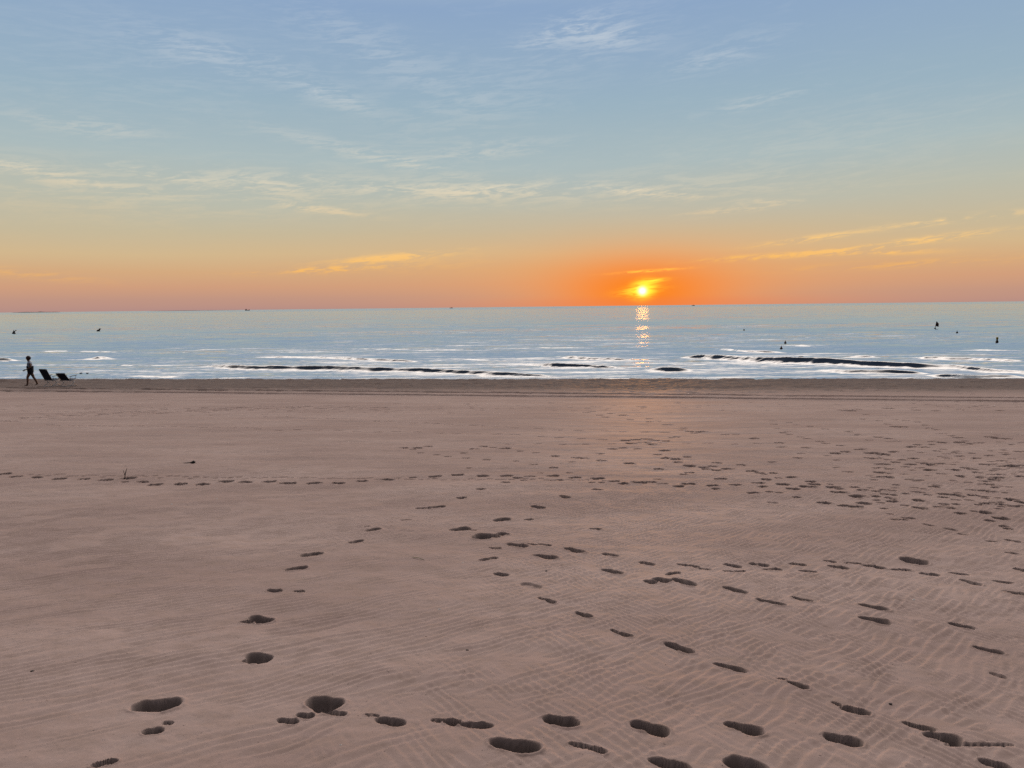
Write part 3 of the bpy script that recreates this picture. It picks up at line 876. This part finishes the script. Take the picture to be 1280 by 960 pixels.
r, k = buoy_root('flag_buoy', 1168.8, 411.0, 'tall dark buoy carrying a big drooping flag', 'buoy', GB)
bm = bmesh.new(); add_lathe(bm, [(.6 * k, -.5 * k), (1.0 * k, -.1 * k), (1.0 * k, .7 * k), (.5 * k, 1.2 * k)], 16); obj('float', bm, mat_dark, r)
bm = bmesh.new(); add_tube(bm, [(0, 0, 1.1 * k), (.6 * k, 0, 4 * k), (1.4 * k, 0, 9.0 * k)], [.35 * k, .3 * k, .2 * k]); obj('pole', bm, mat_rust, r)
bm = bmesh.new()
outline = [(.55, 4.0), (.7, 5.4), (1.1, 7.6), (1.5, 9.0), (2.3, 8.6), (3.4, 7.2), (4.6, 5.8), (4.3, 5.0), (4.0, 4.2), (4.5, 2.7), (3.4, 2.5), (2.2, 2.7), (1.4, 3.0)]
n = len(outline)
fv = [bm.verts.new((a * k, -.35 * k + .3 * k * math.sin(a * 2.1 + c), c * k)) for a, c in outline]
bv = [bm.verts.new((a * k, .25 * k + .3 * k * math.sin(a * 2.1 + c), c * k)) for a, c in outline]
bm.faces.new(fv); bm.faces.new(bv[::-1])
for i in range(n): bm.faces.new((fv[i], bv[i], bv[(i + 1) % n], fv[(i + 1) % n]))
obj('flag', bm, mat_flag, r, smooth=False)

r, k = buoy_root('buoy', 1196.3, 416.2, 'small black buoy with a thin mast just beyond the flag buoy')
conic(r, 2.6 * k, 4.0 * k, mat_dark, mat_dark, 0, .42)

r, k = buoy_root('pillar_buoy', 1246.2, 428.6, 'yellow topped pillar buoy with a dark float, near the right edge', 'buoy')
bm = bmesh.new(); add_lathe(bm, [(.9 * k, -.7 * k), (1.5 * k, -.1 * k), (1.7 * k, 1.2 * k), (1.4 * k, 2.4 * k), (1.0 * k, 2.8 * k)], 18); obj('float', bm, mat_dark, r)
bm = bmesh.new(); add_lathe(bm, [(.95 * k, 2.802 * k), (1.0 * k, 4.6 * k), (1.3 * k, 5.0 * k), (1.35 * k, 5.6 * k)], 16); obj('pillar', bm, mat_yel, r)
bm = bmesh.new(); add_lathe(bm, [(1.35 * k, 5.602 * k), (1.3 * k, 6.6 * k), (.6 * k, 7.1 * k)], 16); obj('cap', bm, mat_yel, r)

r, k = buoy_root('buoy', 981.6, 429.2, 'brown pointed buoy, the farther one of the close pair by the sun side')
conic(r, 3.0 * k, 4.4 * k, mat_rust, mat_dark, 0, .25)
r, k = buoy_root('buoy', 976.6, 436.2, 'squat dark pointed buoy, the nearer one of the close pair')
conic(r, 3.5 * k, 4.4 * k, mat_rust, mat_dark, 0, .2)
r, k = buoy_root('buoy', 930.0, 413.0, 'tiniest round buoy alone on the water right of the sun path')
bm = bmesh.new(); add_lathe(bm, [(.3 * k, -.8 * k), (.95 * k, -.2 * k), (1.05 * k, .5 * k), (.8 * k, 1.3 * k), (.2 * k, 1.7 * k)], 14); obj('float', bm, mat_tan, r)
bm = bmesh.new(); add_lathe(bm, [(.22 * k, 1.65 * k), (.3 * k, 2.0 * k), (.1 * k, 2.2 * k)], 8); obj('top_mark', bm, mat_dark, r)

x, y = at_sea(1001, 452.8); k = y / FPX
r = empty('float', (x, y, max(sea_z(x, y + dd * .25) for dd in range(-3, 6)) - .02)); tag(r, 'small tan float with dark ends riding the crest of the longest dark wave', 'float')
bm = bmesh.new(); add_lathe(bm, [(.4 * k, -1.6 * k), (1.0 * k, -1.2 * k), (1.15 * k, 0), (1.0 * k, 1.2 * k), (.4 * k, 1.6 * k)], 14)
tilted(bm, PI / 2); bmesh.ops.translate(bm, verts=bm.verts, vec=(0, 0, .5 * k)); obj('body', bm, mat_tan, r)
for sgn in (-1, 1):
    bm = bmesh.new(); add_lathe(bm, [(.4 * k, 0), (1.05 * k, .2 * k), (.95 * k, 1.0 * k), (.3 * k, 1.3 * k)], 12)
    tilted(bm, sgn * PI / 2); bmesh.ops.translate(bm, verts=bm.verts, vec=(sgn * 1.62 * k, 0, .5 * k)); obj('end_cap', bm, mat_dark, r)

# ------------------------------------------------------------------ boats on the horizon
mat_boat = simple_mat('boat_hull', (.045, .04, .045), .6, .2, .4)
mat_cabin = simple_mat('boat_cabin', (.10, .09, .09), .6, .2, .4)
mat_hull_red = simple_mat('boat_hull_brown', (.07, .03, .025), .6, .2, .4)


def boat(px, dist, wpx, label, hull_m, kind):
    d = ray(px, 384); a = math.atan2(d.x, d.y)
    x, y = math.sin(a) * dist, math.cos(a) * dist
    k = dist / FPX; L = wpx * k
    r = empty('boat', (x, y, 0), -a); tag(r, label, 'boat', 'boats far out on the horizon')
    bm = bmesh.new()
    prof = [(-.5, .80, .16), (-.3, .95, .13), (0, 1.0, .12), (.3, .8, .15), (.5, .05, .24)]
    H = L * .16 / .16
    secs = []
    for q, bw, top in prof:
        w = L * .13 * bw
        secs.append([bm.verts.new(v) for v in ((q * L * (.92 if q else 1), -w * .6, -L * .02), (q * L, -w, top * L), (q * L, w, top * L), (q * L * (.92 if q else 1), w * .6, -L * .02))])
    for s1, s2 in zip(secs, secs[1:]):
        for j in range(4): bm.faces.new((s1[j], s1[(j + 1) % 4], s2[(j + 1) % 4], s2[j]))
    bm.faces.new(secs[0][::-1]); bm.faces.new(secs[-1])
    obj('hull', bm, hull_m, r, smooth=False)
    bm = bmesh.new()
    w, z0, z1 = L * .09, L * .135, L * (.30 if kind else .24)
    x0, x1 = (-.38 * L, -.08 * L) if kind else (-.12 * L, .2 * L)
    lo = [bm.verts.new((xx, yy, z0)) for xx, yy in ((x0, -w), (x1, -w), (x1, w), (x0, w))]
    hi = [bm.verts.new((xx, yy, z1)) for xx, yy in ((x0 + .02 * L, -w * .9), (x1 - .05 * L, -w * .9), (x1 - .05 * L, w * .9), (x0 + .02 * L, w * .9))]
    for j in range(4): bm.faces.new((lo[j], lo[(j + 1) % 4], hi[(j + 1) % 4], hi[j]))
    bm.faces.new(hi); bm.faces.new(lo[::-1])
    obj('cabin', bm, mat_cabin, r, smooth=False)
    bm = bmesh.new(); xm = (x0 + x1) / 2
    add_tube(bm, [(xm, 0, z1 - .01 * L), (xm, 0, z1 + .16 * L)], L * .016, 6); obj('mast', bm, hull_m, r)


boat(866.5, 4200, 4.0, 'small brown boat on the horizon a little right of the sun', mat_hull_red, 0)
boat(309, 5200, 5.5, 'low dark boat on the horizon over the left half of the sea', mat_boat, 1)
boat(564, 5600, 4.0, 'tiny dark boat on the horizon midway along the sea', mat_boat, 0)

# ------------------------------------------------------------------ beach chairs
mat_fab = simple_mat('navy_canvas', (.018, .022, .045), .85, .3, 40)
mat_tube = simple_mat('white_tube', (.80, .79, .77), .35, .06, 20)
mat_arm = simple_mat('black_plastic', (.025, .022, .022), .5, .2, 30)


def panel(bm, pts, width, thick, sag):
    """canvas between two side rails along a profile in x-z"""
    nw = 6
    top, bot = [], []
    nx = []
    for i, (x, z) in enumerate(pts):
        a = Vector(pts[max(i - 1, 0)]); b = Vector(pts[min(i + 1, len(pts) - 1)])
        tv = (b - a).normalized(); nx.append(Vector((-tv.y, tv.x)))
    for lst, off in ((top, thick / 2), (bot, -thick / 2)):
        for i, (x, z) in enumerate(pts):
            row = []
            for j in range(nw + 1):
                v = -1 + 2 * j / nw
                s = sag * (1 - v * v) * math.sin(PI * i / (len(pts) - 1)) - off
                row.append(bm.verts.new((x - nx[i].x * s, v * width / 2, z - nx[i].y * s)))
            lst.append(row)
    m_ = len(pts)
    for i in range(m_ - 1):
        for j in range(nw):
            bm.faces.new((top[i][j], top[i + 1][j], top[i + 1][j + 1], top[i][j + 1]))
            bm.faces.new((bot[i][j], bot[i][j + 1], bot[i + 1][j + 1], bot[i + 1][j]))
        bm.faces.new((top[i][0], bot[i][0], bot[i + 1][0], top[i + 1][0]))
        bm.faces.new((top[i][nw], top[i + 1][nw], bot[i + 1][nw], bot[i][nw]))
    for j in range(nw):
        bm.faces.new((top[0][j], top[0][j + 1], bot[0][j + 1], bot[0][j]))
        bm.faces.new((top[-1][j], bot[-1][j], bot[-1][j + 1], top[-1][j + 1]))


def beach_chair(px, py, head, back_h, recline, W_, label):
    """folding beach chair; local +x is where the sitter looks"""
    x, y = at(px, py)
    root = empty('beach_chair', (x, y, sand_z(x, y) + .0), head)
    tag(root, label, 'beach chair', 'beach chairs by the water')
    sz = .34
    tx, tz = -.20 - back_h * math.sin(recline), sz - .02 + back_h * math.cos(recline)
    hw = W_ / 2
    # back frame: one bent tube
    bm = bmesh.new()
    add_tube(bm, fillet([(-.16, -hw, sz - .06), (tx, -hw, tz), (tx, hw, tz), (-.16, hw, sz - .06)], .07), .0125, 8)
    obj('back_frame', bm, mat_tube, root)
    bm = bmesh.new()
    add_tube(bm, fillet([(-.22, -hw, sz - .03), (.30, -hw, sz + .05), (.30, hw, sz + .05), (-.22, hw, sz - .03)], .06), .0125, 8)
    obj('seat_frame', bm, mat_tube, root)
    bm = bmesh.new()
    prof = [(-.185 + (tx + .185) * q, sz - .0 + (tz - .0 - sz) * q) for q in np.linspace(0.02, .985, 9)]
    panel(bm, prof, W_ * .93, .012, .035); obj('backrest', bm, mat_fab, root)
    bm = bmesh.new()
    prof = [(-.19 + .48 * q, sz - .02 + .072 * q) for q in np.linspace(0.03, .98, 7)]
    panel(bm, prof, W_ * .93, .012, .04); obj('seat', bm, mat_fab, root)
    # pillow roll at the top of the backrest
    bm = bmesh.new()
    qx, qz = -.185 + (tx + .185) * .92, sz + (tz - sz) * .92
    add_tube(bm, [(qx + .03, -hw * .86, qz), (qx + .035, -hw * .7, qz), (qx + .035, hw * .7, qz), (qx + .03, hw * .86, qz)], [.03, .05, .05, .03], 10)
    obj('headrest', bm, mat_fab, root)
    # crossed U legs
    for name_y in (-1, 1):
        s = name_y
        bm = bmesh.new(); add_tube(bm, [(.24, s * (hw + .018), sz + .03), (.0, s * (hw + .018), sz * .5), (-.26, s * (hw + .018), .0)], .0125, 8); obj('leg', bm, mat_tube, root)
        bm = bmesh.new(); add_tube(bm, [(-.18, s * (hw + .034), sz + .16), (.02, s * (hw + .034), sz * .55), (.27, s * (hw + .034), .0)], .0125, 8); obj('leg', bm, mat_tube, root)
        bm = bmesh.new()
        sec = [(-.23, sz + .20, .018), (-.05, sz + .225, .026), (.17, sz + .235, .030), (.27, sz + .245, .026), (.31, sz + .25, .012)]
        rings = []
        for ax_, az_, w in sec:
            rings.append([bm.verts.new((ax_, s * (hw + .03) + a * w, az_ + b)) for a, b in ((-1, -.012), (1, -.012), (1, .006), (.6, .014), (-.6, .014), (-1, .006))])
        for r1, r2 in zip(rings, rings[1:]):
            for j in range(6): bm.faces.new((r1[j], r1[(j + 1) % 6], r2[(j + 1) % 6], r2[j]))
        bm.faces.new(rings[0][::-1]); bm.faces.new(rings[-1])
        obj('armrest', bm, mat_arm, root)
        bm = bmesh.new(); add_tube(bm, [(.20, s * (hw + .03), sz + .22), (.20, s * (hw + .02), sz + .04)], .010, 8); obj('arm_post', bm, mat_tube, root)
    bm = bmesh.new(); add_tube(bm, [(-.26, -hw - .018, .012), (-.26, hw + .018, .012)], .0125, 8); obj('stretcher', bm, mat_tube, root)
    bm = bmesh.new(); add_tube(bm, [(.27, -hw - .034, .012), (.27, hw + .034, .012)], .0125, 8); obj('stretcher', bm, mat_tube, root)
    return root


beach_chair(65.4, 482.6, R(72), .72, R(26), .55, 'upright navy beach chair right behind the walking woman')
beach_chair(85.6, 482.6, R(80), .54, R(38), .56, 'lower, more reclined navy beach chair, farther from the walking woman')

# ------------------------------------------------------------------ the walking woman
mat_skin = simple_mat('skin', (.26, .13, .085), .55, .12, 12)
mat_hair = simple_mat('auburn_hair', (.055, .020, .014), .6, .35, 60)
mat_top = simple_mat('pale_blue_top', (.55, .60, .72), .8, .12, 25)
mat_short = simple_mat('dark_shorts', (.014, .013, .020), .85, .3, 30)


def skin_mesh(name, verts, edges, radii, mat, parent, root_i=0, sub=2):
    me = bpy.data.meshes.new(name)
    me.from_pydata([Vector(v) for v in verts], edges, [])
    o = bpy.data.objects.new(name, me); COL.objects.link(o)
    sk = o.modifiers.new('skin', 'SKIN'); sk.use_smooth_shade = True
    sv = me.skin_vertices[0].data
    for i, rr in enumerate(radii):
        sv[i].radius = rr if isinstance(rr, tuple) else (rr, rr)
        sv[i].use_root = (i == root_i)
    ss = o.modifiers.new('sub', 'SUBSURF'); ss.levels = sub; ss.render_levels = sub
    dg = bpy.context.evaluated_depsgraph_get()
    em = bpy.data.meshes.new_from_object(o.evaluated_get(dg))
    bpy.data.objects.remove(o)
    em.name = name
    em.materials.clear(); em.materials.append(mat)
    for p_ in em.polygons: p_.use_smooth = True
    o2 = bpy.data.objects.new(name, em); COL.objects.link(o2)
    if parent: o2.parent = parent
    return o2


px, py = 39.2, 481.4
hx, hy = at(px, py)
person = empty('person', (hx, hy, sand_z(hx, hy) - .005), R(31))
tag(person, 'woman with short dark hair, pale top and dark shorts walking along the sand', 'person')
# local frame: she walks towards -x; y is across her body, z up
V, E, RD = [], [], []


def vtx(p_, r_, link=None):
    V.append(p_); RD.append(r_)
    i = len(V) - 1
    if link is not None: E.append((link, i))
    return i


pel = vtx((0, 0, .88), (.155, .125))
wai = vtx((-.005, 0, 1.02), (.135, .105), pel)
che = vtx((-.01, 0, 1.20), (.155, .120), wai)
shl = vtx((-.015, 0, 1.335), (.10, .085), che)
nec = vtx((-.04, 0, 1.42), .052, shl)
hd0 = vtx((-.065, 0, 1.48), (.070, .078), nec)
hd1 = vtx((-.075, 0, 1.555), (.080, .095), hd0)
hd2 = vtx((-.070, 0, 1.615), (.060, .070), hd1)
nose = vtx((-.172, 0, 1.525), .012, hd1)
# front leg (reaching left in the picture), rear leg pushing off
for side, knee, ank, heel, toe in ((-1, (-.155, -.085, .475), (-.185, -.085, .075), (-.165, -.085, .04), (-.345, -.095, .028)),
                                   (1, (.135, .085, .46), (.285, .085, .115), (.315, .085, .07), (.165, .09, .022))):
    hip = vtx((-.01 * side, side * .085, .80), .108, pel)
    mid = vtx(((knee[0]) * .55, side * .085, .64), .092, hip)
    kn = vtx(knee, .066, mid)
    cf = vtx((knee[0] * .6 + ank[0] * .4 + .018, side * .085, knee[2] * .6 + ank[2] * .4), .062, kn)
    an = vtx(ank, .041, cf)
    mf = vtx(((ank[0] + toe[0]) / 2, toe[1], (ank[2] + toe[2]) / 2 - .012), (.036, .030), an)
    vtx(toe, (.034, .018), mf)
    vtx(heel, .028, an)
# arms: near arm bent forward, far arm swung back along the body
hands = []
for side, elb, wri, dirv in ((-1, (.055, -.235, 1.08), (-.19, -.215, .945), (-.9, .05, -.42)), (1, (.10, .225, 1.09), (.03, .235, .87), (-.25, 0, -.97))):
    sh = vtx((-.01, side * .165, 1.325), .058, shl)
    ua_ = vtx(((elb[0] - .01) / 2, side * .205, 1.20), .046, sh)
    eb = vtx(elb, .040, ua_)
    wr = vtx(wri, .027, eb)
    dv = Vector(dirv).normalized(); up = Vector((0, 1, 0)); lat = dv.cross(up).normalized()
    pm = vtx(tuple(Vector(wri) + dv * .055), (.036, .020), wr)
    for f, (off, ln) in enumerate(((-.028, .070), (-.010, .082), (.010, .078), (.027, .062))):
        b0 = vtx(tuple(Vector(wri) + dv * .095 + lat * off), .0095, pm)
        b1 = vtx(tuple(Vector(wri) + dv * (.095 + ln * .55) + lat * off * 1.15 + up * -side * .010), .009, b0)
        vtx(tuple(Vector(wri) + dv * (.095 + ln) + lat * off * 1.2 + up * -side * .030), .008, b1)
    t0 = vtx(tuple(Vector(wri) + dv * .045 - lat * .038 + up * -side * .012), .011, pm)
    vtx(tuple(Vector(wri) + dv * .080 - lat * .060 + up * -side * .022), .009, t0)
skin_mesh('body', V, E, RD, mat_skin, person, pel)
# hair: short cap with volume at the back
bm = bmesh.new()
bmesh.ops.create_uvsphere(bm, u_segments=20, v_segments=14, radius=1)
for v in bm.verts:
    n_ = float(fbm(np.array(v.co.x * 3.1 + v.co.z * 2), np.array(v.co.y * 3.1 + v.co.z), 7, 2))
    v.co = Vector((v.co.x * .128, v.co.y * .112, v.co.z * .126)) * (1 + .16 * n_)
    if v.co.x < -.055 and v.co.z < .02: v.co.x = -.055 + (v.co.x + .055) * .1     # the face stays free
bmesh.ops.translate(bm, verts=bm.verts, vec=(-.045, 0, 1.575))
obj('hair', bm, mat_hair, person)
eye_m = simple_mat('eye_dark', (.01, .008, .008), .3, .1, 20)
for s in (-1, 1):
    bm = bmesh.new(); bmesh.ops.create_uvsphere(bm, u_segments=8, v_segments=6, radius=.010)
    bmesh.ops.translate(bm, verts=bm.verts, vec=(-.150, s * .034, 1.552)); obj('eye', bm, eye_m, person)
# clothing shells
tv = [(-.005, 0, 1.00), (-.01, 0, 1.12), (-.012, 0, 1.22), (-.015, 0, 1.335), (-.01, -.165, 1.328), (.02, -.208, 1.225), (-.01, .165, 1.328), (.04, .208, 1.225), (-.03, 0, 1.385)]
skin_mesh('shirt', tv, [(0, 1), (1, 2), (2, 3), (3, 4), (4, 5), (3, 6), (6, 7), (3, 8)],
          [(.172, .146), (.172, .146), (.180, .148), (.120, .105), .078, .068, .078, .068, .062], mat_top, person, 0)
sv_ = [(0, 0, 1.05), (0, 0, .94), (.005, 0, .86), (.005, -.085, .80), (-.075, -.085, .63), (-.01, .085, .80), (.075, .085, .63)]
skin_mesh('shorts', sv_, [(0, 1), (1, 2), (2, 3), (3, 4), (2, 5), (5, 6)],
          [(.178, .150), (.196, .165), (.200, .165), .135, .122, .135, .122], mat_short, person, 1)

# ------------------------------------------------------------------ small things on the sand
mat_twig = simple_mat('dry_twig', (.06, .045, .035), .9, .3, 60)
mat_shell = simple_mat('bleached_shell', (.72, .70, .66), .5, .1, 60)
mat_straw = simple_mat('straw', (.55, .46, .26), .7, .15, 60)
mat_stone = simple_mat('dark_pebble', (.05, .042, .04), .7, .3, 60)
mat_weed = simple_mat('wet_weed', (.016, .016, .012), .5, .3, 20)


def on_sand(name, px, py, label, cat, group=None):
    x, y = at(px, py)
    r = empty(name, (x, y, sand_z(x, y)))
    return x, y, r, tag(r, label, cat, group)


def single(o, px, py, label, cat, group=None, lift=0.0, rz=0.0):
    x, y = at(px, py)
    o.location = (x, y, sand_z(x, y) + lift); o.rotation_euler = (0, 0, rz)
    tag(o, label, cat, group)
    return o


bm = bmesh.new()
add_tube(bm, [(0, 0, -.03), (.012, .0, .05), (.020, .01, .10), (.038, .01, .15)], [.008, .006, .005, .003], 7)
add_tube(bm, [(.012, 0, .05), (-.008, .01, .10), (-.012, .01, .125)], [.005, .004, .002], 6)
o = single(obj('twig', bm, mat_twig), 155.5, 598.5, 'thin twig stuck upright in the sand beside a line of footprints', 'twig')
o.location.z = ground_z(o.location.x, o.location.y) - .005
bm = bmesh.new()
add_tube(bm, [(-.14, 0, .004), (-.04, .01, .008), (.02, 0, .016)], [.003, .006, .009], 7)
add_tube(bm, [(.01, 0, .012), (.045, .006, .022), (.07, 0, .016)], [.014, .024, .010], 8)
single(obj('twig', bm, mat_stone), 238.5, 578.8, 'short dark knobbed twig lying flat above the long line of footprints', 'twig')
bm = bmesh.new()
add_tube(bm, [(-.055, .03, .006), (0, 0, .012), (.05, -.045, .008)], .0028, 6)
single(obj('straw', bm, mat_straw), 523.5, 700.5, 'pale bent straw lying on rippled sand', 'straw')


def shell_bm(r):
    bm = bmesh.new()
    nr, na = 5, 14
    c = bm.verts.new((0, -r * .1, r * .42)); prev = None
    for i in range(1, nr + 1):
        q = i / nr
        ring = []
        for j in range(na):
            a = 2 * PI * j / na
            rr = r * q * (1 + .05 * math.cos(9 * a) * q) * (1 - .25 * max(0, -math.sin(a)))
            ring.append(bm.verts.new((rr * math.cos(a), rr * math.sin(a) * .85, r * .42 * (1 - q * q) - .002)))
        for j in range(na):
            if prev is None: bm.faces.new((c, ring[j], ring[(j + 1) % na]))
            else: bm.faces.new((prev[j], ring[j], ring[(j + 1) % na], prev[(j + 1) % na]))
        prev = ring
    return bm


for px, py, rr, lab in ((214.8, 631.3, .016, 'white shell at the left, below the line of footprints, nearer the camera of two'),
                        (271.0, 623.6, .016, 'white shell at the left, at the end of a low sand streak'),
                        (578.5, 704.6, .011, 'tiny white shell left of the tangle of prints'),
                        (549.5, 763.0, .014, 'white shell flake lying alone on the middle sand'),
                        (426.0, 932.0, .008, 'white shell bit beside the bottom row of footprints'),
                        (1142.0, 752.0, .012, 'white shell bit right of the two paired footprints'),
                        (253.0, 972.0, .006, '')):
    if not lab: continue
    single(obj('shell', shell_bm(rr), mat_shell), px, py, lab, 'shell', 'bits of shell on the sand', 0, random.uniform(0, 6))

for px, py, s_, lab in ((40.5, 840, .007, 'dark pebble alone on the rippled sand at lower left'),
                        (584.0, 814, .006, 'dark pebble on the sand in the lower middle'),
                        (1113.0, 882, .006, 'dark pebble between the footprints at lower right'),
                        (683.0, 715, .007, 'dark pebble near the middle tangle of prints')):
    bm = bmesh.new(); bmesh.ops.create_icosphere(bm, subdivisions=2, radius=1)
    for v in bm.verts:
        v.co *= 1 + .25 * float(fbm(np.array(v.co.x * 2 + px), np.array(v.co.y * 2 + v.co.z), 3, 2))
        v.co = Vector((v.co.x * s_ * 1.5, v.co.y * s_, v.co.z * s_ * .7))
    single(obj('pebble', bm, mat_stone), px, py, lab, 'pebble', 'pebbles on the sand', s_ * .35)

# scraps of weed in the wash beyond the chairs
for px in (101.2, 109.2):
    x, y = at_sea(px, 467.2)
    bm = bmesh.new()
    for k in range(7):
        a = k * .9
        add_tube(bm, [(0, 0, .02), (.07 * math.cos(a), .07 * math.sin(a), .07), (.13 * math.cos(a + .4), .10 * math.sin(a + .4), .03)], [.03, .026, .012], 6)
    o = obj('seaweed', bm, mat_weed); o.location = (x, y, sea_z(x, y)); o.rotation_euler = (0, 0, px)
    tag(o, 'dark scrap of weed in the pale wash beyond the chairs', 'seaweed', 'weed scraps in the wash')

# ------------------------------------------------------------------ render settings
S.render.engine = 'CYCLES'
S.view_settings.view_transform = 'Standard'
S.view_settings.look = 'None'
S.view_settings.exposure = 0.0
S.view_settings.gamma = 1.0
S.cycles.use_denoising = False
S.cycles.sample_clamp_indirect = 4.0
S.cycles.sample_clamp_direct = 9.0
S.cycles.max_bounces = 4
S.cycles.diffuse_bounces = 0
S.cycles.caustics_reflective = False
